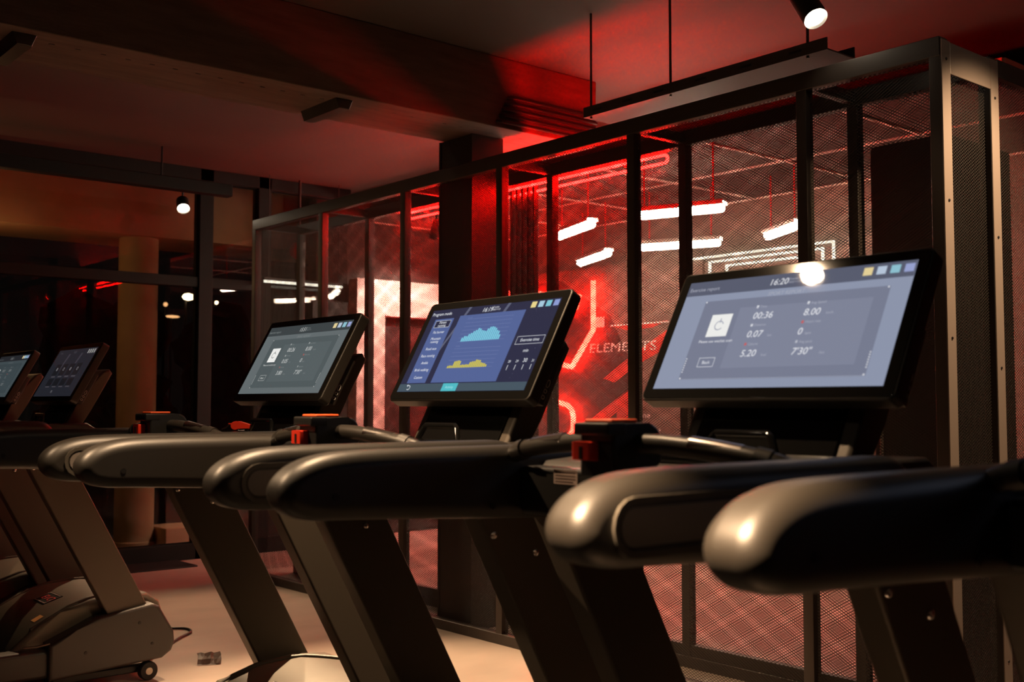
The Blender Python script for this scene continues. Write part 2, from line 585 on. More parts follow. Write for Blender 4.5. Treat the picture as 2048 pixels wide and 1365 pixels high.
def make_treadmill(yc, label, screen_fn, bright):
    t = thing('treadmill', label, 'treadmill', (TX, yc, 0), 'treadmills in a row facing the mesh partition')
    P = lambda name, key, fn, m, parent=t: link(name, cached(key, fn), m, parent)
    # --- base
    P('running_belt', 'belt', lambda: box_me('running_belt', -1.22, 0.42, -0.265, 0.265, 0.155, 0.178, 0.008), 'belt')
    P('deck_frame', 'deck', lambda: box_me('deck_frame', -1.2, 0.6, -0.27, 0.27, 0.08, 0.154, 0.005), 'black')
    for s in (-1, 1):
        P('side_rail', ('rail', s), lambda s=s: box_me('side_rail', -1.25, 0.36, s * 0.272, s * 0.375, 0.075, 0.20, 0.02, 3), 'arm')
        P('rear_cap', ('rcap', s), lambda s=s: box_me('rear_cap', -1.30, -1.18, s * 0.262, s * 0.38, 0.05, 0.205, 0.02, 3), 'black')
    def hood():
        prof = [(0.14, 0.16), (0.15, 0.20), (0.26, 0.295), (0.36, 0.345), (0.48, 0.382), (0.62, 0.398), (0.75, 0.386), (0.81, 0.345), (0.845, 0.24), (0.835, 0.14), (0.77, 0.09), (0.14, 0.09)]
        return prism_me('motor_hood', prof, -0.315, 0.315, 0.028, 4)
    hd = P('motor_hood', 'hood', hood, 'hood')
    def hood_rim():
        pts = [(0.22 + 0.57 * k / 14, 0.0, 0.0) for k in range(15)]
        bm = bmesh.new()
        rim = []
        for k in range(25):
            a = math.radians(180 * k / 24)
            x = 0.24 + 0.54 * math.sin(a) ** 0.6
            y = -0.285 * math.cos(a)
            HP = [(0.15, 0.20), (0.26, 0.295), (0.36, 0.345), (0.48, 0.382), (0.62, 0.398), (0.75, 0.386), (0.81, 0.345)]
            z = next(q[1] + (r[1] - q[1]) * (x - q[0]) / (r[0] - q[0]) for q, r in zip(HP, HP[1:]) if x <= r[0]) - 0.008
            rim.append((x, y, z + 0.006))
        tube(bm, rim, 0.012, 8)
        return tomesh(bm, 'hood_rim')
    P('hood_rim', 'hoodrim', hood_rim, 'upright', hd)
    # nameplate
    np_ = P('nameplate', 'npl', lambda: prism_me('nameplate', [(0.36, 0.343), (0.445, 0.369), (0.444, 0.3735), (0.359, 0.3475)], -0.075, 0.075), 'plate', hd)
    pr = Print((0.359, 0.075, 0.3485), (0, -1, 0), (0.956, 0, 0.292), (-0.292, 0, 0.956))
    pr.frame('white', 0.003, 0.004, 0.147, 0.082, 0.0025, 0.0012)
    pr.text('redink', 'EVO', 0.02, 0.025, 0.052, 0.25, 'l', 0.0015, 1.25)
    for o in pr.build(hd, 'nameplate_print'):
        pass
    stk = Print((0.27, -0.19, 0.2985), (0, -1, 0), (0.894, 0, 0.447), (-0.447, 0, 0.894))
    stk.rect('sticker', 0, 0, 0.05, 0.045, 0.003)
    stk.build(hd, 'warning_sticker')
    POD = [(0.285, 0.065), (0.285, 0.225), (0.40, 0.272), (0.50, 0.318), (0.74, 0.352), (0.775, 0.335), (0.845, 0.215), (0.85, 0.165), (0.835, 0.125), (0.79, 0.095)]
    for s in (-1, 1):
        pod = P('base_pod', ('pod', s), lambda s=s: prism_me('base_pod', POD, s * 0.300, s * 0.402, 0.018, 3), 'arm')
        for q, (x, z) in enumerate(((0.44, 0.17), (0.68, 0.27), (0.74, 0.17))):
            P('screw', ('pscrew', s, q), lambda s=s, x=x, z=z: lathe_me('screw', [(0.0, 0.003), (0.007, 0.002), (0.009, -0.004)], 10, Matrix.Translation((x, s * 0.402, z)) @ Matrix.Rotation(-s * PI / 2, 4, 'X')), 'black', pod)
        P('pod_trim', ('ptrim', s), lambda s=s: tube_me('pod_trim', [(0.20, s * 0.33, 0.212), (0.25, s * 0.36, 0.216), (0.292, s * 0.388, 0.228)], 0.005, 6), 'satin', pod)
        wb = P('wheel_bracket', ('wbr', s), lambda s=s: box_me('wheel_bracket', 0.32, 0.74, s * 0.30, s * 0.34, 0.035, 0.068, 0.005), 'black')
        wh = P('transport_wheel', ('wheel', s), lambda s=s: lathe_me('transport_wheel', [(0.014, -0.02), (0.038, -0.02), (0.043, -0.013), (0.043, 0.013), (0.038, 0.02), (0.014, 0.02)], 24, Matrix.Translation((0.735, s * 0.365, 0.043)) @ Matrix.Rotation(PI / 2, 4, 'X')), 'belt')
        P('wheel_hub', ('hub', s), lambda s=s: lathe_me('wheel_hub', [(0.0, -0.022), (0.016, -0.022), (0.018, -0.018), (0.018, 0.018), (0.016, 0.022), (0.0, 0.022)], 16, Matrix.Translation((0.735, s * 0.365, 0.043)) @ Matrix.Rotation(PI / 2, 4, 'X')), 'satin', wh)
        # --- upright and arm
        up = P('upright', ('up', s), lambda s=s: prism_me('upright', UP_PROF, s * YA - 0.031, s * YA + 0.031, 0.008, 3), 'upright')
        for q, (x, z) in enumerate(((up_x(0.938) + 0.115, 0.938), (up_x(0.985) + 0.02, 0.985))):
            for f in (-1, 1):
                P('bolt', ('bolt', s, q, f), lambda s=s, x=x, z=z, f=f: lathe_me('bolt', [(0.009, -0.002), (0.009, 0.002), (0.007, 0.005), (0.0, 0.0065)], 12, Matrix.Translation((x, s * YA + f * 0.031, z)) @ Matrix.Rotation(-f * PI / 2, 4, 'X')), 'chrome', up)
        arm = link('arm', cached('arm', arm_mesh), 'arm', t)
        arm.location = (0, s * YA, 0)
        P('inlay_rim', ('inrim', s), lambda s=s: ring_prism(stadium(-0.385, 0.10, 1.123, 0.036), stadium(-0.377, 0.092, 1.123, 0.028), s * 0.036, s * 0.0445), 'rim', arm)
        P('inlay', ('inlay', s), lambda s=s: prism_me('inlay', stadium(-0.372, 0.088, 1.123, 0.023), s * 0.036, s * 0.0430), 'inlay', arm)
        for q, (x, z) in enumerate(((-0.335, 1.112), (0.0, 1.078))):
            P('screw_hole', ('hole', s, q), lambda s=s, x=x, z=z: lathe_me('screw_hole', [(0.0065, -0.001), (0.0065, 0.0015), (0.004, 0.0015), (0.0, 0.001)], 12, Matrix.Translation((x, -s * 0.041, z)) @ Matrix.Rotation(s * PI / 2, 4, 'X')), 'black', arm)
    # --- console
    tr = P('console_tray', 'tray', lambda: prism_me('console_tray', [(0.10, 1.075), (0.10, 1.13), (0.13, 1.158), (0.30, 1.172), (0.46, 1.176), (0.50, 1.15), (0.48, 1.09)], -0.31, 0.31, 0.012, 3), 'arm')
    for s in (-1, 1):
        P('cup_holder', ('cup', s), lambda s=s: lathe_me('cup_holder', [(0.046, -0.004), (0.05, 0.003), (0.044, 0.003), (0.040, -0.002), (0.0, -0.0025)], 24, Matrix.Translation((0.27, s * 0.22, 1.170)) @ Matrix.Rotation(-0.08, 4, 'Y')), 'gloss', tr)
    P('phone_pad', 'pad', lambda: box_me('phone_pad', 0.17, 0.30, -0.135, 0.135, 1.163, 1.181, 0.005), 'gloss', tr)
    def rest():
        bm = bmesh.new()
        pts = [(0.335, -0.085, 1.172), (0.345, -0.068, 1.205), (0.347, -0.06, 1.212), (0.347, 0.06, 1.212), (0.345, 0.068, 1.205), (0.335, 0.085, 1.172)]
        for a, b in zip(pts, pts[1:]):
            pass
        tube(bm, pts, 0.0075, 8)
        return tomesh(bm, 'tablet_rest')
    P('tablet_rest', 'rest', rest, 'satin' if bright == 'rest' else 'gloss', tr)  # one rest drawn in pale steel as if lit; same part black elsewhere
    if bright == 'rest':
        tr.children[-1].data = cached('rest_lit', rest)
        if not tr.children[-1].data.materials:
            tr.children[-1].data.materials.append(M['satin'])
    ma = P('mast', 'mast', lambda: prism_me('mast', [(0.385, 1.15), (0.465, 1.15), (0.512, 1.23), (0.612, 1.405), (0.598, 1.425), (0.565, 1.415), (0.46, 1.285)], -0.195, 0.195, 0.012, 3), 'upright')
    P('mast_panel', 'mastp', lambda: prism_me('mast_panel', [(0.379, 1.152), (0.392, 1.150), (0.456, 1.262), (0.446, 1.268)], -0.165, 0.165, 0.003, 1), 'gloss', ma)
    # --- handlebar across the arms
    HB = smooth_path([(0.07, -0.335, 1.160), (0.05, -0.275, 1.182), (0.037, -0.12, 1.200), (0.035, 0.0, 1.202), (0.037, 0.12, 1.200), (0.05, 0.275, 1.182), (0.07, 0.335, 1.160)], 5)
    hb = P('handlebar', 'hbar', lambda: tube_me('handlebar', HB, 0.0165, 14), 'grip')
    for s in (-1, 1):
        P('collar', ('col', s), lambda s=s: tube_me('collar', [(0.047, s * 0.262, 1.1845), (0.053, s * 0.285, 1.1795)], 0.0195, 14), 'arm', hb)
        P('sensor_plate', ('sens', s), lambda s=s: tube_me('sensor_plate', [(0.0378, s * 0.145, 1.2012), (0.042, s * 0.19, 1.1962), (0.0465, s * 0.238, 1.1895)], 0.0158, 14), 'chrome', hb)
    # --- safety stop box
    sb = P('stop_box', 'sbox', lambda: prism_me('stop_box', [(-0.030, 1.150), (-0.030, 1.236)] + arc(0.055, 1.206, 0.03, 0.03, 90, 0, 5) + [(0.085, 1.17), (0.06, 1.150)], -0.04, 0.04, 0.006, 2), 'black')
    P('stop_button', 'sbtn', lambda: box_me('stop_button', -0.026, 0.035, -0.032, 0.032, 1.236, 1.2425, 0.003), 'orange', sb)
    P('lid', 'slid', lambda: box_me('lid', -0.044, 0.0, -0.041, 0.041, 1.216, 1.237, 0.004), 'black', sb)
    P('safety_key', 'skey', lambda: prism_me('safety_key', [(-0.052, 1.176), (-0.028, 1.174), (-0.028, 1.206), (-0.052, 1.206)], -0.006, 0.036, 0.004, 2), 'redplastic', sb)
    P('key_slot', 'kslot', lambda: prism_me('key_slot', [(-0.0535, 1.178), (-0.050, 1.178), (-0.050, 1.198), (-0.0535, 1.198)], 0.010, 0.017), 'black', sb)
    cbm = P('crossbeam', 'xbeam', lambda: box_me('crossbeam', 0.065, 0.12, -0.305, 0.305, 1.06, 1.15, 0.01), 'black')
    stp = Print((0.064, 0.205, 1.122), (0, -1, 0), (0, 0, 1), (-1, 0, 0))
    stp.rect('paper', 0, 0, 0.062, 0.026, 0.0008)
    for k in range(4):
        stp.rect('ink', 0.004, 0.003 + k * 0.0055, 0.058 - 0.006 * (k == 0), 0.0055 + k * 0.0055, 0.0014)
    stp.build(cbm, 'warning_label')
    # --- display
    dp = P('display', 'disp', lambda: disp_slab('display', -DW / 2, DW / 2, -0.004, DH, -0.036, 0.0, 0.004, 2, 0.014), 'arm')
    P('front_glass', 'fglass', lambda: disp_slab('front_glass', -DW / 2 + 0.004, DW / 2 - 0.004, 0.0, DH - 0.004, -0.002, 0.0012, 0.0008, 1, 0.011), 'gloss', dp)
    P('back_housing', 'bhous', lambda: disp_slab('back_housing', -DW / 2 + 0.012, DW / 2 - 0.012, 0.012, 0.165, -0.062, -0.034, 0.006, 2), 'arm', dp)
    for q, (v, sx) in enumerate(((0.030, 0.0045), (0.046, 0.0045), (0.066, 0.008))):
        def port(v=v, sx=sx, out=0.0):
            bm = bmesh.new()
            c = DB + DU * (DW / 2 - 0.0115) + DV * v - DN * 0.047
            pts = [c + DV * (sx * (1.25 if sx > 0.006 else 1) * math.cos(2 * PI * k / 14)) + DN * (min(sx, 0.0045) * math.sin(2 * PI * k / 14)) for k in range(14)]
            tube(bm, pts, 0.0009, 6, closed=True)
            return tomesh(bm, 'port')
        P('port', ('port', q), port, 'white', dp)
    sm, pr = screen_fn()
    sw, sh = 0.526, 0.258
    scr = link('screen', disp_slab('screen', -sw / 2, sw / 2, 0.022, 0.022 + sh, 0.0008, 0.0018, 0), sm, dp)
    pr.build(dp, 'screen_print')
    return t

SO = DB + DU * (-0.263) + DV * 0.022 + DN * 0.0018
def scr_print():
    return Print(SO, DU, DV, DN)
SW, SH = 0.526, 0.258

_ink = {}
def ink(rgb, k=1.0):
    key = (rgb, k)
    if key not in _ink:
        _ink[key] = emit_ink('screen_light', rgb, k)
    return _ink[key]

def icons(p, k, cols, v=0.905):
    for i, c in enumerate(cols):
        a = SW * (0.80 + 0.053 * i)
        p.rect(ink(c, k), a, SH * v, a + SW * 0.036, SH * (v + 0.068))

def report_screen(clock, time, dist, cal, bg, panel, inner, bar, txt, dim, k=1.0):
    def fn():
        p = scr_print()
        U, V = SW, SH
        p.rect(ink(bar, k), 0, V * 0.865, U, V, 0.0003)
        p.rect(ink(panel, k), U * 0.115, V * 0.075, U * 0.925, V * 0.80, 0.0003)
        p.rect(ink(inner, k), U * 0.30, V * 0.17, U * 0.87, V * 0.715, 0.0006)
        p.text(ink(dim, k), 'Exercise report', U * 0.012, V * 0.905, 0.0125)
        p.text(ink(txt, k), clock, U * 0.40, V * 0.90, 0.0205, 0.15)
        p.text(ink(dim, k), 'Tuesday', U * 0.488, V * 0.935, 0.0065)
        p.text(ink(dim, k), '2022/11/22', U * 0.488, V * 0.905, 0.0065)
        p.text(ink(dim, k), 'SPORT REPORT', U * 0.41, V * 0.805, 0.0125, 0.2)
        icons(p, k, ((225, 205, 150), (180, 195, 215), (140, 190, 205), (150, 160, 205)))
        p.rect(ink((235, 235, 232), k), U * 0.175, V * 0.46, U * 0.275, V * 0.665)
        p.ring(ink(dim, k), U * 0.225, V * 0.56, 0.009, 0.0115, 16, 0.0012, 0.3, 2 * PI - 0.6)
        p.rect(ink(dim, k), U * 0.2235, V * 0.585, U * 0.2285, V * 0.625, 0.0012)
        p.text(ink(txt, k), 'Please use wechat scan', U * 0.152, V * 0.405, 0.0092)
        p.frame(ink(txt, k), U * 0.185, V * 0.185, U * 0.262, V * 0.268, 0.0009)
        p.text(ink(txt, k), 'Back', U * 0.2235, V * 0.212, 0.0105, 0, 'c')
        rows = [(0.375, 0.60, 'Time', time, ''), (0.375, 0.435, 'Distance', dist, 'km'), (0.375, 0.265, 'Calorie', cal, 'kcal'),
                (0.60, 0.60, 'Avg Speed', '8.00', 'km/h'), (0.60, 0.435, 'Heart rate', '0', 'bpm'), (0.60, 0.265, 'Avg pace', "7'30\"", '/km')]
        for a, v, nm, val, un in rows:
            p.text(ink(txt, k), val, U * a, V * v, 0.0215, 0.12)
            p.text(ink(dim, k), nm, U * (a + 0.02), V * (v + 0.098), 0.008)
            p.text(ink(dim, k), un, U * (a + 0.012 + 0.021 * len(val)), V * v, 0.008)
            c = (205, 80, 70) if nm in ('Calorie', 'Heart rate') else txt
            p.rect(ink(c, k), U * (a + 0.003), V * (v + 0.098), U * (a + 0.013), V * (v + 0.122))
        for x0, v0 in ((0.118, 0.08), (0.915, 0.08), (0.118, 0.785), (0.915, 0.785)):
            p.rect(ink(txt, k), U * x0, V * v0, U * (x0 + 0.006), V * (v0 + 0.013))
        for i in range(7):
            p.rect(ink(txt, k), U * 0.118, V * (0.14 + i * 0.02), U * 0.123, V * (0.149 + i * 0.02))
            p.rect(ink(txt, k), U * 0.917, V * (0.14 + i * 0.02), U * 0.922, V * (0.149 + i * 0.02))
        p.rect(ink(dim, k), U * 0.12, V * 0.078, U * 0.92, V * 0.0805)
        return ink(bg, k), p
    return fn

def program_screen():
    p = scr_print()
    U, V = SW, SH
    k = 1.0
    white, dimw, blue = ink((225, 228, 235)), ink((105, 118, 165)), ink((82, 99, 150))
    p.rect(ink((68, 84, 96)), 0, 0, U, V * 0.09, 0.0003)
    for a, c, r in ((0.30, 0.03, 0.0), (0.62, 0.02, 0.1)):
        p.poly(ink((92, 96, 118)), [(U * (a - 0.13), V * 0.35), (U * (a - 0.115), V * 0.35), (U * (a + c), V * 1.0), (U * (a + c - 0.022), V * 1.0)], 0.0003)
    p.rect(blue, U * 0.055, V * 0.10, U * 0.215, V * 0.88)
    p.rect(blue, U * 0.262, V * 0.10, U * 0.775, V * 0.90)
    p.text(white, 'Program mode', U * 0.012, V * 0.925, 0.0145)
    p.text(white, '16:19', U * 0.43, V * 0.92, 0.0195, 0.15)
    p.text(white, 'Tuesday', U * 0.512, V * 0.958, 0.007)
    p.text(white, '2022/11/22', U * 0.512, V * 0.928, 0.007)
    icons(p, 1.0, ((232, 212, 140), (165, 200, 220), (125, 195, 210), (140, 155, 210)), 0.915)
    p.rect(ink((40, 42, 66)), U * 0.07, V * 0.775, U * 0.20, V * 0.855, 0.0008)
    p.frame(white, U * 0.07, V * 0.772, U * 0.20, V * 0.858, 0.0009, 0.001)
    for i, (s, v) in enumerate((('Fitness', 0.82), ('running', 0.782), ('Fat burner', 0.70), ('Mountain', 0.62), ('running', 0.582), ('Road race', 0.495), ('Race running', 0.41), ('Amble', 0.325), ('Brisk walking', 0.24), ('Custom', 0.15))):
        p.text(white, s, U * 0.135, V * v, 0.0118, 0, 'c')
    import random as R
    R.seed(3)
    hs = [0.3, 0.42, 0.4, 0.55, 0.62, 0.75, 0.82, 0.96, 0.9, 0.78, 0.74, 0.7, 0.86, 0.98, 1.0, 0.95, 0.86, 0.7, 0.62, 0.35]
    hy = [0.3, 0.35, 0.32, 0.9, 0.95, 1.0, 0.9, 0.35, 0.4, 0.38, 0.42, 0.4, 0.72, 0.78, 0.8, 1.0, 0.95, 0.9, 0.6, 0.5, 0.45, 0.3]
    for i, h in enumerate(hs):
        a = 0.36 + i * 0.0152
        p.rect(ink((122, 200, 222)), U * a, V * 0.575, U * (a + 0.0118), V * (0.575 + 0.155 * h), 0.0012)
    for i, h in enumerate(hy):
        a = 0.345 + i * 0.0142
        p.rect(ink((205, 192, 70)), U * a, V * 0.265, U * (a + 0.0112), V * (0.265 + 0.085 * h), 0.0012)
    for v in (0.575, 0.62, 0.665, 0.71, 0.755, 0.80, 0.845, 0.265, 0.31, 0.355, 0.40, 0.445, 0.49):
        p.rect(dimw, U * 0.335, V * v, U * 0.70, V * (v + 0.004), 0.0009)
    p.text(dimw, 'Speed', U * 0.34, V * 0.855, 0.007, 0, 'l')
    p.text(dimw, 'Incline', U * 0.34, V * 0.515, 0.007, 0, 'l')
    p.frame(white, U * 0.80, V * 0.50, U * 0.995, V * 0.59, 0.0009)
    p.text(white, 'Exercise time', U * 0.897, V * 0.53, 0.0128, 0, 'c')
    p.text(white, 'min', U * 0.90, V * 0.41, 0.0135, 0, 'c')
    for i, (s, z) in enumerate((('28', 0.010), ('29', 0.010), ('30', 0.0155), ('31', 0.010))):
        p.text(white, s, U * (0.815 + 0.055 * i), V * 0.30, z, 0, 'c')
        p.rect(white, U * (0.813 + 0.055 * i), V * 0.22, U * (0.816 + 0.055 * i), V * 0.275)
    p.rect(ink((80, 185, 195)), U * 0.375, V * 0.0, U * 0.495, V * 0.09, 0.0006)
    p.text(ink((160, 225, 230)), 'Activity', U * 0.435, V * 0.03, 0.011, 0, 'c')
    p.ring(white, U * 0.09, V * 0.045, 0.0055, 0.0072, 12, 0.0012, -PI * 0.75, PI * 0.5)
    p.rect(white, U * 0.077, V * 0.066, U * 0.09, V * 0.0725, 0.0012)
    p.poly(white, [(U * 0.070, V * 0.069), (U * 0.079, V * 0.055), (U * 0.079, V * 0.085)], 0.0012)
    for i in range(46):
        a, c = R.uniform(0.01, 0.99), R.uniform(0.1, 0.9)
        p.rect(ink((150, 150, 175)), U * a, V * c, U * a + 0.0008, V * c + 0.0008, 0.0004)
    return ink((42, 44, 68)), p

def menu_screen():
    p = scr_print()
    U, V = SW, SH
    g, d = ink((120, 118, 122)), ink((70, 66, 72))
    for i in range(4):
        p.rect(ink((150, 148, 145)), U * (0.80 + 0.05 * i), V * 0.885, U * (0.825 + 0.05 * i), V * 0.97)
    p.text(d, 'Home', U * 0.08, V * 0.91, 0.013)
    p.text(d, '16:20', U * 0.43, V * 0.91, 0.017)
    for a in (0.28, 0.60):
        p.poly(ink((58, 54, 62)), [(U * a, V * 0.55), (U * (a + 0.03), V * 0.55), (U * (a + 0.09), V * 0.9), (U * (a + 0.05), V * 0.9)], 0.0004)
    for i in range(4):
        p.rect(ink((26, 26, 30)), U * (0.17 + 0.18 * i), V * 0.44, U * (0.31 + 0.18 * i), V * 0.68, 0.0008)
        p.ring(g, U * (0.24 + 0.18 * i), V * 0.57, 0.004 + 0.002 * (i % 2), 0.009, 10, 0.0012)
        p.rect(d, U * (0.19 + 0.18 * i), V * 0.40, U * (0.29 + 0.18 * i), V * 0.425)
    for i in range(4):
        p.rect(ink((24, 24, 28)), U * (0.17 + 0.18 * i), V * 0.22, U * (0.31 + 0.18 * i), V * 0.37, 0.0008)
        p.rect(d, U * (0.19 + 0.18 * i), V * 0.19, U * (0.29 + 0.18 * i), V * 0.21)
    p.text(g, '01', U * 0.42, V * 0.07, 0.02)
    return ink((34, 35, 42)), p

LIGHT = dict(bg=(140, 148, 170), panel=(118, 123, 143), inner=(126, 131, 151), bar=(88, 92, 110), txt=(225, 226, 232), dim=(165, 168, 182))
GREY = dict(bg=(98, 106, 108), panel=(80, 89, 91), inner=(86, 95, 97), bar=(60, 66, 68), txt=(190, 192, 190), dim=(118, 124, 124))
DUSK = dict(bg=(62, 72, 76), panel=(56, 66, 70), inner=(58, 68, 72), bar=(36, 38, 42), txt=(120, 122, 122), dim=(80, 86, 88))
TY = {0: 0.36, 1: 1.29, 2: 2.225, 3: 3.17, 4: 5.36, 5: 6.36}
make_treadmill(TY[0], 'black treadmill nearest the camera with only its left arm in view', report_screen('16:20', '00:12', '0.02', '1.40', **LIGHT), None)
make_treadmill(TY[1], 'black treadmill with the bright pale blue report screen showing 16:20', report_screen('16:20', '00:36', '0.07', '5.20', **LIGHT), None)
make_treadmill(TY[2], 'black treadmill with the blue program mode screen and bar charts', program_screen, None)
make_treadmill(TY[3], 'black treadmill with the grey report screen showing 15:51 and a whistle on its tray', report_screen('15:51', '00:26', '0.05', '3.80', **GREY), None)
make_treadmill(TY[4], 'black treadmill near the glass facade with a nearly black menu screen', menu_screen, 'rest')
make_treadmill(TY[5], 'black treadmill at the far left edge with a dull teal grey screen', report_screen('15:50', '00:20', '0.04', '3.00', **DUSK), None)

# red whistle on the third tray
wt = thing('whistle', 'bright red plastic whistle lying on the console tray', 'whistle', (1.575, 3.205, 1.1825))
link('whistle_body', prism_me('whistle_body', arc(0.0, 0.014, 0.014, 0.014, 60, 330, 10) + [(0.045, 0.004), (0.048, 0.018), (0.016, 0.028)], -0.010, 0.010, 0.002, 2), 'redplastic', wt)
link('loop', tube_me('loop', [(-0.016 + 0.006 * math.cos(a * PI / 6), 0.006 * math.sin(a * PI / 6), 0.02) for a in range(12)], 0.0018, 6, True), 'redplastic', wt)
link('clip', tube_me('clip', [(-0.018, 0.004, 0.018), (-0.034, 0.010, 0.006), (-0.046, 0.014, 0.002)], 0.003, 6), 'chrome', wt)
wt.rotation_euler = (0, 0, -0.7)

# ------------------------------------------------------------------ mesh partition
XF, XR = 3.76, 4.125
PY = [2.03, 2.61, 3.56, 4.53, 5.44, 6.40, 7.35]
part = thing('mesh_partition', 'tall double-layered black expanded mesh partition between the treadmills and the red-lit room', 'partition', (XF, 4.7, 0))
def pp(name, me, m):
    o = link(name, me, m, part)
    o.matrix_parent_inverse = Matrix.Translation((-XF, -4.7, 0))
    return o
HT = 2.6
def post(x, y, wx=0.05, wy=0.05, z0=0.0, z1=HT):
    return pp('post', box_me('post', x - wx / 2, x + wx / 2, y - wy / 2, y + wy / 2, z0, z1, 0.003, 1), 'steel')
for i, y in enumerate(PY):
    post(XF, y, 0.05, 0.05)
    post(XR, y, 0.05, 0.05)
for x in (XF, XR):
    pp('top_rail', box_me('top_rail', x - 0.027, x + 0.027, PY[0] - 0.02, PY[-1] + 0.02, HT - 0.07, HT + 0.004, 0.003, 1), 'steel')
    pp('bottom_rail', box_me('bottom_rail', x - 0.027, x + 0.027, PY[0] - 0.02, PY[-1] + 0.02, 0.0, 0.055, 0.003, 1), 'steel')
for y in PY:
    pp('cross_rail', box_me('cross_rail', XF + 0.03, XR - 0.03, y - 0.02, y + 0.02, HT - 0.06, HT - 0.01, 0.003, 1), 'steel')
pp('kick_rail', box_me('kick_rail', XR - 0.02, XR + 0.02, PY[0], PY[-1], 0.055, 0.11, 0.003, 1), 'steel')
# end wall running back from the corner
EX = [XR, 5.05, 5.98, 6.91, 7.56]
for x in EX[1:]:
    post(x, PY[0])
pp('top_rail', box_me('top_rail', XR + 0.03, 7.58, PY[0] - 0.027, PY[0] + 0.027, HT - 0.07, HT + 0.002, 0.003, 1), 'steel')
pp('bottom_rail', box_me('bottom_rail', XR + 0.03, 7.58, PY[0] - 0.027, PY[0] + 0.027, 0, 0.053, 0.003, 1), 'steel')
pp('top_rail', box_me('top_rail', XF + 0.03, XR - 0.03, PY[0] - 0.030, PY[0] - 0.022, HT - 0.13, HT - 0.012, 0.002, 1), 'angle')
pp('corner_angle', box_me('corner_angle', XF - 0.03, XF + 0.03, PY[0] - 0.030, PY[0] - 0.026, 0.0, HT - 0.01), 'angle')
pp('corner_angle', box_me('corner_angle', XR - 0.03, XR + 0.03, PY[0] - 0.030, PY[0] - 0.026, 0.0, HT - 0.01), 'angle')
rv = lathe_me('rivet', [(0.006, 0.0), (0.005, 0.0025), (0.0, 0.0035)], 10, Matrix.Rotation(PI / 2, 4, 'X'))
for x, zs in ((XF, (2.52, 2.0, 1.5, 1.0, 0.4)), (XR, (2.44, 1.9, 1.4, 0.9, 0.3))):
    for z in zs:
        r = pp('rivet', rv, 'plate')
        r.location = (x, PY[0] - 0.0305, z)
for k in range(5):
    y = 4.74 + 0.05 * k
    pp('slat', box_me('slat', XR + 0.04, XR + 0.075, y - 0.009, y + 0.009, 0.0, HT - 0.08, 0.003, 1), 'steel')

def mesh_panel(width, height, lw=0.0205, sw=0.0122, t=0.00085, td=0.0006):
    """Diamond lattice in the local XZ plane, lower left corner at the origin."""
    bm = bmesh.new()
    import itertools
    slope = sw / lw
    def seg(p, q):
        d = Vector((q[0] - p[0], 0, q[1] - p[1]))
        L = d.length
        if L < 0.004:
            return
        d /= L
        nrm = Vector((-d.z, 0, d.x)) * t
        dep = Vector((0, td, 0))
        nseg = max(1, int(L / 0.075))
        prev = None
        for k in range(nseg + 1):
            c = Vector((p[0], 0, p[1])) + d * (L * k / nseg)
            ring = [bm.verts.new(c + nrm * a + dep * b) for a, b in ((1, 1), (-1, 1), (-1, -1), (1, -1))]
            if prev:
                for j in range(4):
                    bm.faces.new((prev[j], prev[(j + 1) % 4], ring[(j + 1) % 4], ring[j]))
            prev = ring
    n = int((width * slope + height) / sw) + 2
    for i in range(n):
        c = i * sw - width * slope        # rising bars  z = c + slope x
        x0, x1 = max(0, -c / slope), min(width, (height - c) / slope)
        if x1 > x0:
            seg((x0, c + slope * x0), (x1, c + slope * x1))
        c = i * sw                        # falling bars z = c - slope x
        x0, x1 = max(0, (c - height) / slope), min(width, c / slope)
        if x1 > x0:
            seg((x0, c - slope * x0), (x1, c - slope * x1))
    me = bpy.data.meshes.new('mesh_panel')
    bm.to_mesh(me)
    bm.free()
    me.materials.append(M['mesh'])
    return me
PH = 2.6 - 0.07 - 0.055
ME_WIDE = mesh_panel(0.90, PH)
ME_CORNER = mesh_panel(0.53, PH)
ME_END = mesh_panel(0.315, PH)
def mp(me, loc, rz, sx=1.0):
    o = bpy.data.objects.new('mesh_panel', me)
    COL.objects.link(o)
    o.parent = part
    o.matrix_parent_inverse = Matrix.Translation((-XF, -4.7, 0))
    o.location = loc
    o.rotation_euler = (0, 0, rz)
    o.scale = (sx, 1, 1)
    o['kind'] = 'stuff'
    return o
for x in (XF, XR):
    for i in range(len(PY) - 1):
        a, b = PY[i] + 0.025, PY[i + 1] - 0.025
        if i == 0:
            mp(ME_CORNER, (x, a, 0.055), PI / 2, (b - a) / 0.53)
        else:
            mp(ME_WIDE, (x, a, 0.055), PI / 2, (b - a) / 0.90)
for y in (PY[0], PY[-1]):
    mp(ME_END, (XF + 0.025, y, 0.055), 0, (XR - XF - 0.05) / 0.315)
for a, b in zip(EX, EX[1:]):
    mp(ME_WIDE, (a + 0.025, PY[0], 0.055), 0, (b - a - 0.05) / 0.90)

# steel column inside the double wall
cb = bmesh.new()
bx(cb, 3.83, 4.06, 4.885, 4.90, 0.001, 2.80)
bx(cb, 3.83, 4.06, 5.185, 5.20, 0.001, 2.80)
bx(cb, 3.935, 3.955, 4.90, 5.185, 0.001, 2.80)
bx(cb, 3.835, 3.845, 4.90, 5.185, 0.001, 2.80)
tag(link('steel_column', tomesh(cb, 'steel_column', False), 'steel'), 'dark steel column rising behind the mesh up to the ceiling beam', 'column')

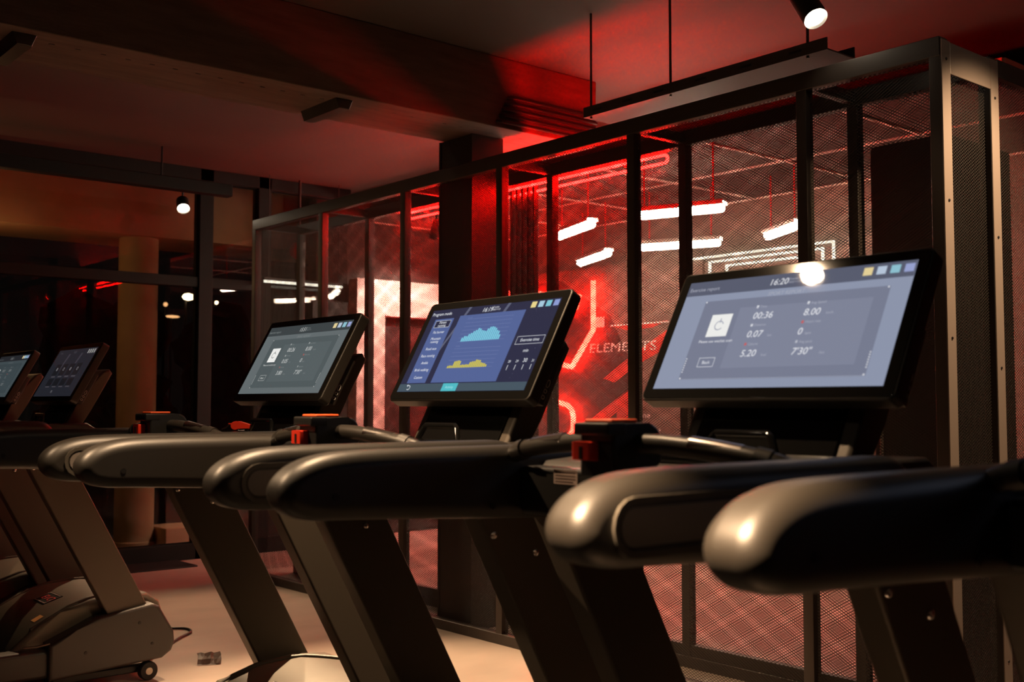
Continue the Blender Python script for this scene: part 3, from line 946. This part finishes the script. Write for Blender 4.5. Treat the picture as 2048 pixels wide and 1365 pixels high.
# black cabinet in the far room by the corner
cab = thing('cabinet', 'tall black cabinet standing behind the mesh near the partition corner', 'cabinet', (4.7, 2.54, 0))
def cp(name, me, m):
    o = link(name, me, m, cab)
    o.matrix_parent_inverse = Matrix.Translation((-4.7, -2.54, 0))
    return o
cp('cabinet_body', box_me('cabinet_body', 4.42, 5.0, 2.36, 2.72, 0, 2.42, 0.006), 'black')
cp('cabinet_door', box_me('cabinet_door', 4.40, 4.418, 2.37, 2.71, 0.06, 2.40, 0.003), 'black')
cp('door_handle', tube_me('door_handle', [(4.385, 2.67, 1.0), (4.385, 2.67, 1.2)], 0.008, 8), 'satin')

# ------------------------------------------------------------------ lamps
def track_lamp(i, loc, target, watts, cone, label, colr, length=0.17, r=0.048):
    t = thing('track_lamp', label, 'lamp', loc, 'black cylinder track lamps')
    mtx = aim_matrix((0, 0, 0), Vector(target) - Vector(loc))
    link('lamp_body', lathe_me('lamp_body', [(r * 0.80, 0.018), (r * 0.97, 0.0), (r, 0.004), (r, length - 0.01), (r * 0.9, length), (0.0, length)], 24, mtx), 'black', t)
    link('lamp_face', lathe_me('lamp_face', [(0.0, 0.010), (r * 0.82, 0.010), (r * 0.82, 0.014), (0, 0.014)], 24, mtx), 'lampface', t)
    top = mtx @ Vector((0, 0, length * 0.6))
    link('stem', tube_me('stem', [top, (top.x, top.y, (2.879 if i == 1 else 3.2) - loc[2])], 0.009, 8), 'black', t)
    ld = bpy.data.lights.new('track_light', 'SPOT')
    ld.energy = watts
    ld.color = colr
    ld.spot_size = math.radians(cone)
    ld.spot_blend = 0.75
    ld.shadow_soft_size = 0.03
    lo = bpy.data.objects.new('track_light', ld)
    COL.objects.link(lo)
    lo.parent = t
    lo.matrix_local = mtx @ Matrix.Translation((0, 0, -0.012))
    return t
LL = ['black cylinder lamp hanging above the partition corner, aimed right',
      'black cylinder lamp glowing under the track by the glass facade',
      'track lamp above the second treadmill reflected in the nearest screen',
      'track lamp above the third treadmill lighting the floor',
      'track lamp above the arms of the nearest treadmill',
      'track lamp above the arms of the second and third treadmills',
      'track lamp beyond the right edge lighting the partition corner',
      'small black lamp washing the white portal wall behind the mesh']
for i, (loc, tg, wt_, cone, colr) in enumerate(LAMPS):
    track_lamp(i, loc, tg, wt_, cone, LL[i], colr, 0.11 if i == 1 else 0.17)
tk = link('lighting_track', box_me('lighting_track', -1.5, 3.86, 7.955, 8.045, 2.88, 2.975, 0.006), 'frame')
tag(tk, 'long black lighting track along the ceiling by the glass facade', 'track')
for x in (-1.0, 1.4, 3.3):
    link('hanger', tube_me('hanger', [(x, 8.0, 2.97), (x, 8.0, 3.2)], 0.008, 8), 'black', tk)

# red LED pill behind the rear mesh frame
def pill(y0, y1, z, r):
    pts = []
    for k in range(9):
        a = -PI / 2 + PI * k / 8
        pts.append((0, y1 + r * math.cos(a), z + r * math.sin(a)))
    for k in range(9):
        a = PI / 2 + PI * k / 8
        pts.append((0, y0 + r * math.cos(a), z + r * math.sin(a)))
    return pts
pl = thing('led_pill_light', 'long red LED pill light glowing along the top of the mesh', 'light', (4.188, 4.92, 2.51))
link('led_tube', tube_me('led_tube', [(x, y - 4.92, z - 2.51) for x, y, z in pill(3.75, 6.09, 2.51, 0.021)], 0.0075, 8, True), 'pill', pl)
for y in (4.0, 4.9, 5.8):
    link('clip', box_me('clip', -0.033, 0.0, y - 4.93, y - 4.91, -0.004, 0.004), 'steel', pl)

# red neon on the far wall
XN = 7.54
def neon(name, pts, label):
    o = thing(name, label, 'neon', (XN, pts[0][0], pts[0][1]), 'red neon lines on the far wall')
    dn = []
    for a, b in zip(pts, pts[1:]):
        for k in range(4):
            dn.append((0, a[0] + (b[0] - a[0]) * k / 4 - pts[0][0], a[1] + (b[1] - a[1]) * k / 4 - pts[0][1]))
    dn.append((0, pts[-1][0] - pts[0][0], pts[-1][1] - pts[0][1]))
    link('neon_tube', tube_me('neon_tube', dn, 0.025, 8), 'neon', o)
    for p in (pts[0], pts[-1]):
        link('standoff', tube_me('standoff', [(0.02, p[0] - pts[0][0], p[1] - pts[0][1]), (0.032, p[0] - pts[0][0], p[1] - pts[0][1])], 0.008, 6), 'steel', o)
neon('neon_line', [(7.691, 2.457), (7.694, 1.977), (8.001, 1.618), (8.334, 1.692)], 'tall red neon line with a hexagon corner on the far wall')
neon('neon_line', [(8.80, 1.391), (8.55, 1.332), (8.245, 1.280), (8.06, 1.240), (8.0, 1.19), (7.981, 1.136), (7.982, 0.998), (8.069, 0.897)], 'lower red neon line bending down above the stop box')
neon('neon_line', [(8.747, 2.436), (8.409, 2.373), (8.027, 2.184), (7.94, 2.209), (7.889, 2.335)], 'upper red neon line mostly hidden by the program mode screen')

# white tube lights in the far room
TUBES = [((5.486, 5.186), (5.689, 4.583), 'long white tube light hanging nearest the mesh'),
         ((6.648, 6.213), (6.918, 5.613), 'white tube light hanging lowest beside the square LED lines'),
         ((5.718, 6.211), (5.498, 5.619), 'slanted white tube light under the red LED pill'),
         ((6.984, 7.296), (6.700, 6.647), 'slanted white tube light above the red neon line'),
         ((6.947, 5.173), (6.668, 4.688), 'rightmost slanted white tube light')]
for (a, b, lab) in TUBES:
    z = 2.55
    c = ((a[0] + b[0]) / 2, (a[1] + b[1]) / 2)
    t = thing('tube_light', lab, 'light', (c[0], c[1], z), 'white tube lights hanging in the far room')
    A, B = Vector((a[0] - c[0], a[1] - c[1], 0)), Vector((b[0] - c[0], b[1] - c[1], 0))
    d = (B - A).normalized()
    link('glowing_tube', tube_me('glowing_tube', [A, A + d * 0.012, B - d * 0.012, B], [0.026, 0.036, 0.036, 0.026], 10), 'tube', t)
    sd = Vector((-d.y, d.x, 0))
    hm = bmesh.new()
    ring = [[hm.verts.new(p + sd * a + Vector((0, 0, b))) for a, b in ((-0.048, 0.015), (-0.048, 0.038), (-0.028, 0.05), (0.028, 0.05), (0.048, 0.038), (0.048, 0.015), (0.042, 0.015), (0.042, 0.0375), (-0.042, 0.0375), (-0.042, 0.015))] for p in (A - d * 0.01, B + d * 0.01)]
    for k in range(10):
        hm.faces.new((ring[0][k], ring[0][(k + 1) % 10], ring[1][(k + 1) % 10], ring[1][k]))
    link('shade_cap', tomesh(hm, 'shade_cap', False), 'tbar', t)  # added cap that keeps the tube light off the ceiling
    for q in (A + d * 0.07, B - d * 0.07):
        link('hanging_wire', tube_me('hanging_wire', [q + Vector((0, 0, 0.05)), q + Vector((0, 0, 0.45))], 0.006, 6), 'redpaint', t)

# nested square LED lines, red sign and mural on the far wall
for k, (y1, z1, lab) in enumerate(((6.498, 2.557, 'outermost white square LED line on the far wall'), (6.274, 2.512, 'middle white square LED line on the far wall'), (6.086, 2.464, 'innermost white square LED line on the far wall'))):
    y0 = 5.0 + 0.1 * k
    z0 = z1 - 1.3 + 0.25 * k
    t = thing('square_led', lab, 'light', (7.57, y0, z0), 'nested square LED lines on the far wall')
    w_ = 0.016
    for (a0, a1, b0, b1) in ((0, y1 - y0, 0, w_), (0, y1 - y0, z1 - z0 - w_, z1 - z0), (0, w_, w_, z1 - z0 - w_), (y1 - y0 - w_, y1 - y0, w_, z1 - z0 - w_)):
        link('led_bar', box_me('led_bar', 0.0, 0.02, a0, a1, b0, b1), 'led', t)
rs = thing('red_wall_banner', 'small red banner on the far wall right of the screens', 'banner', (7.585, 4.55, 1.6))
link('banner_cloth', box_me('banner_cloth', -0.012, 0.0, -0.075, 0.075, 0.0, 1.03, 0.002), 'redpaint', rs)
link('banner_bar', tube_me('banner_bar', [(-0.008, -0.085, 1.03), (-0.008, 0.085, 1.03)], 0.008, 8), 'satin', rs)

mu = thing('wall_mural', 'red and black wall graphic with white lettering behind the mesh', 'mural', (7.595, 7.4, 0.4))
link('mural_board', box_me('mural_board', -0.012, 0.0, -1.05, 1.7, 0.0, 2.2), 'backwall', mu)
mp_ = Print((-0.012, 0.6, -0.4), (0, -1, 0), (0, 0, 1), (-1, 0, 0))     # u = 8.0 - y, v = z
def my(y):
    return 8.0 - y
mp_.poly('mudark', [(my(9.0), 0.45), (my(7.55), 0.45), (my(7.15), 1.5), (my(7.5), 2.1), (my(8.2), 2.5), (my(9.0), 2.5)], 0.001)
mp_.poly('mured', [(my(7.46), 1.995), (my(6.75), 2.02), (my(6.95), 1.965), (my(7.25), 1.945)], 0.002)
mp_.poly('mured', [(my(7.60), 1.50), (my(7.2), 1.72), (my(6.6), 2.02), (my(6.7), 1.80), (my(7.1), 1.64), (my(7.45), 1.46)], 0.002)
mp_.poly('mured', [(my(8.7), 0.6), (my(8.3), 0.6), (my(7.2), 1.32), (my(7.2), 1.42)], 0.002)
mp_.rect('mured', my(7.42), 0.75, my(7.22), 1.30, 0.003)
mp_.text('white', 'ELEMENTS', my(7.80), 1.755, 0.125, 0.1, 'l', 0.004, 1.55)
mp_.text('white', 'zone', my(7.19), 1.125, 0.07, 0, 'l', 0.004, 1.5)
mp_.text('white', 'over!', my(7.10), 0.97, 0.085, 0, 'l', 0.004, 1.35)
mp_.rect('white', my(7.50), 2.0, my(6.75), 2.012, 0.004)
mp_.rect('white', my(7.72), 2.0, my(7.58), 2.10, 0.004)
mp_.build(mu, 'mural_print')

# dark panel, glowing bar for glass reflections and red bell at the left end of the far room
dpn = thing('dark_panel_door', 'dark panel door standing at the left end behind the mesh', 'door', (5.05, 8.45, 0))
link('door_slab', box_me('door_slab', -0.20, 0.16, -0.02, 0.02, 0.0, 2.16, 0.004), 'black', dpn)
link('door_pull', tube_me('door_pull', [(-0.15, -0.035, 1.0), (-0.15, -0.035, 1.25)], 0.008, 8), 'satin', dpn)
ll = thing('reflection_bar', 'slim white glowing bar standing in for light reflected in the glass', 'light', (4.72, 8.42, 2.29))
link('glow_bar', box_me('glow_bar', -0.34, 0.42, -0.012, 0.012, -0.010, 0.010), 'led', ll)  # added glowing bar, stands in for tube light mirrored in the glass
link('glow_bar_back', box_me('glow_bar_back', -0.35, 0.43, -0.018, 0.018, 0.010, 0.035, 0.003), 'black', ll)
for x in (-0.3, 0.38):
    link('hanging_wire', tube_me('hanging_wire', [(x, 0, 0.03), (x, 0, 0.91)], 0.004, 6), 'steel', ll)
bell = thing('alarm_bell', 'small red round alarm sounder seen through the mesh', 'alarm', (4.712, 8.45, 2.582))
bell.rotation_euler = (0, 0, -1.05)
link('bell_dome', lathe_me('bell_dome', [(0.075, 0.0), (0.072, 0.02), (0.05, 0.038), (0.0, 0.045)], 20, Matrix.Rotation(PI / 2, 4, 'X')), 'redpaint', bell)
link('bell_base', lathe_me('bell_base', [(0.05, -0.05), (0.05, 0.0)], 16, Matrix.Rotation(PI / 2, 4, 'X')), 'steel', bell)

link('bell_stem', tube_me('bell_stem', [(0, 0.025, 0.03), (0, 0.025, 0.618)], 0.012, 8), 'steel', bell)

# cable tray above the partition and the pipes beside the beam
ct = thing('cable_tray', 'perforated metal cable tray hung above the mesh partition', 'tray', (3.86, 3.2, 2.68))
tb = bmesh.new()
bx(tb, -0.10, 0.10, -0.70, 0.70, 0.0, 0.006)
bx(tb, -0.10, -0.094, -0.70, 0.70, 0.006, 0.05)
bx(tb, 0.094, 0.10, -0.70, 0.70, 0.006, 0.05)
link('tray_channel', tomesh(tb, 'tray_channel', False), 'tray', ct)
for y in (-0.55, -0.3, -0.05, 0.2, 0.4, 0.6):
    link('slot', box_me('slot', -0.1015, -0.1003, y - 0.03, y + 0.03, 0.02, 0.03), 'plate', ct)
for y in (-0.6, 0.14, 0.66):
    link('threaded_rod', tube_me('threaded_rod', [(-0.085, y, -0.01), (-0.085, y, 0.52)], 0.006, 6), 'steel', ct)
for k in range(5):
    z = 2.83 + 0.036 * k
    pts = smooth_path([(3.84 + 0.02 * k, 4.679, z), (3.86 + 0.02 * k, 4.666, z), (3.90 + 0.02 * k, 4.66, z), (4.2, 4.66, z), (4.6, 4.66, z)], 4)
    ends = ['lowest', 'second lowest', 'middle', 'second highest', 'highest']
    tag(link('conduit', tube_me('conduit', pts, 0.010, 8), 'plate'), ends[k] + ' of the five dark conduits running along the beam side', 'pipe', 'conduits by the steel column')

# bits on the floor
lt = thing('wrapper', 'crumpled brown foil wrapper lying on the floor', 'litter', (2.386, 5.105, 0.0))
wb_ = bmesh.new()
nx, ny = 8, 4
random.seed(5)
grid = [[wb_.verts.new((-0.055 + 0.11 * i / (nx - 1) + random.uniform(-0.004, 0.004), -0.03 + 0.06 * j / (ny - 1), 0.003 + 0.045 * (j / (ny - 1)) ** 0.7 * (0.95 + 0.05 * math.sin(i * 2.1)) + random.uniform(0, 0.004))) for j in range(ny)] for i in range(nx)]
for i in range(nx - 1):
    for j in range(ny - 1):
        wb_.faces.new((grid[i][j], grid[i + 1][j], grid[i + 1][j + 1], grid[i][j + 1]))
bmesh.ops.solidify(wb_, geom=wb_.faces[:], thickness=0.002)
link('foil', tomesh(wb_, 'foil', False), 'brown', lt)
link('torn_edge', box_me('torn_edge', 0.03, 0.052, -0.02, 0.02, 0.0, 0.012, 0.003), 'brown', lt)
lt.rotation_euler = (0, 0, -0.45)
pc = [(2.18, 5.35, 0.05), (2.35, 5.55, 0.008), (2.50, 5.72, 0.008), (2.62, 5.84, 0.008), (2.63, 5.95, 0.008), (2.53, 6.0, 0.008), (2.42, 5.9, 0.008)]
tag(link('power_cable', tube_me('power_cable', smooth_path(pc, 5), 0.007, 8), 'plate'), 'thin black cable looping on the floor beside the menu screen treadmill', 'cable')

# ------------------------------------------------------------------ outside
g = struct(link('ground_outside', box_me('ground_outside', -20, 40, 9.31, 60, -0.15, -0.05), 'asphalt'), 'dark ground outside the glass')
oc = thing('round_column', 'thick round plastered column standing outside the glass', 'column', (3.92, 10.0, -0.05))
link('column_shaft', lathe_me('column_shaft', [(0.175, 0.0), (0.175, 2.85)], 40), 'outcol', oc)
link('column_base', lathe_me('column_base', [(0.19, 0.0), (0.19, 0.05), (0.175, 0.06)], 40), 'outcol', oc)
struct(link('trim_1', box_me('trim_1', -6, 9, 9.75, 10.6, 2.78, 4.2), 'outcol'), 'brown outside soffit beam above the glass')
tag(link('low_wall', box_me('low_wall', 4.08, 4.62, 9.66, 10.1, -0.05, 0.13, 0.01), 'outcol'), 'low plastered kerb beside the outside column', 'kerb')
ol = thing('outside_lamp', 'round lamp on the outside soffit beam', 'lamp', (2.25, 9.55, 2.55))
link('lamp_case', lathe_me('lamp_case', [(0.06, -0.02), (0.07, 0.0), (0.07, 0.06), (0.0, 0.07)], 20), 'black', ol)
link('bracket', tube_me('bracket', [(0, 0, 0.06), (0, 0.16, 0.30)], 0.012, 8), 'black', ol)
pl_ = bpy.data.lights.new('outside_light', 'POINT')
pl_.energy = 17
pl_.color = (1.0, 0.55, 0.22)
pl_.shadow_soft_size = 0.06
plo = bpy.data.objects.new('outside_light', pl_)
COL.objects.link(plo)
plo.parent = ol
plo.location = (0, 0, -0.06)

def far_lamp(p, r, m, label, squash=(1, 1, 1)):
    t = thing('street_lamp', label, 'lamp', (p[0], p[1], -0.05), 'distant street lamps outside')
    z = p[2] + 0.05
    sc = Matrix.Translation((0, 0, z)) @ Matrix.Diagonal((*squash, 1))
    link('lamp_head', lathe_me('lamp_head', [(0.0, -r), (r * 0.7, -r * 0.7), (r, 0), (r * 0.7, r * 0.7), (0, r)], 12, sc), m, t)
    link('lamp_pole', tube_me('lamp_pole', [(0, r * 1.5, 0), (0, r * 1.5, z + r)], 0.03, 6), 'plate', t)
far_lamp((11.46, 26.00, 3.88), 0.10, 'streetwarm', 'brightest warm street lamp outside beside the dark mullion', (1.6, 1, 0.9))
far_lamp((10.88, 26.00, 3.66), 0.055, 'streetorange', 'small orange street lamp right of the outside column')
far_lamp((11.06, 26.00, 3.37), 0.06, 'streetorange', 'flat orange street lamp below the small orange one', (3.2, 1, 0.6))
far_lamp((12.21, 26.00, 3.78), 0.045, 'streetwarm', 'tiny yellow street lamp right of the dark mullion')
far_lamp((12.72, 26.00, 3.18), 0.07, 'streetcool', 'pale bluish street lamp near the partition end', (1.7, 1, 0.6))
hg = bmesh.new()
random.seed(11)
for k in range(26):
    c = Vector((random.uniform(6.0, 9.2), random.uniform(18.0, 19.5), 0.4 + random.uniform(0, 2.2)))
    s = random.uniform(0.35, 0.7)
    bmesh.ops.create_icosphere(hg, subdivisions=2, radius=s, matrix=Matrix.Translation(c))
for v in hg.verts:
    v.co += Vector((random.uniform(-1, 1), random.uniform(-1, 1), random.uniform(-1, 1))) * 0.09
hd_ = link('hedge', tomesh(hg, 'hedge', False), 'leaf')
tag(hd_, 'dark leafy hedge in the night outside the glass', 'hedge')
hd_['kind'] = 'stuff'
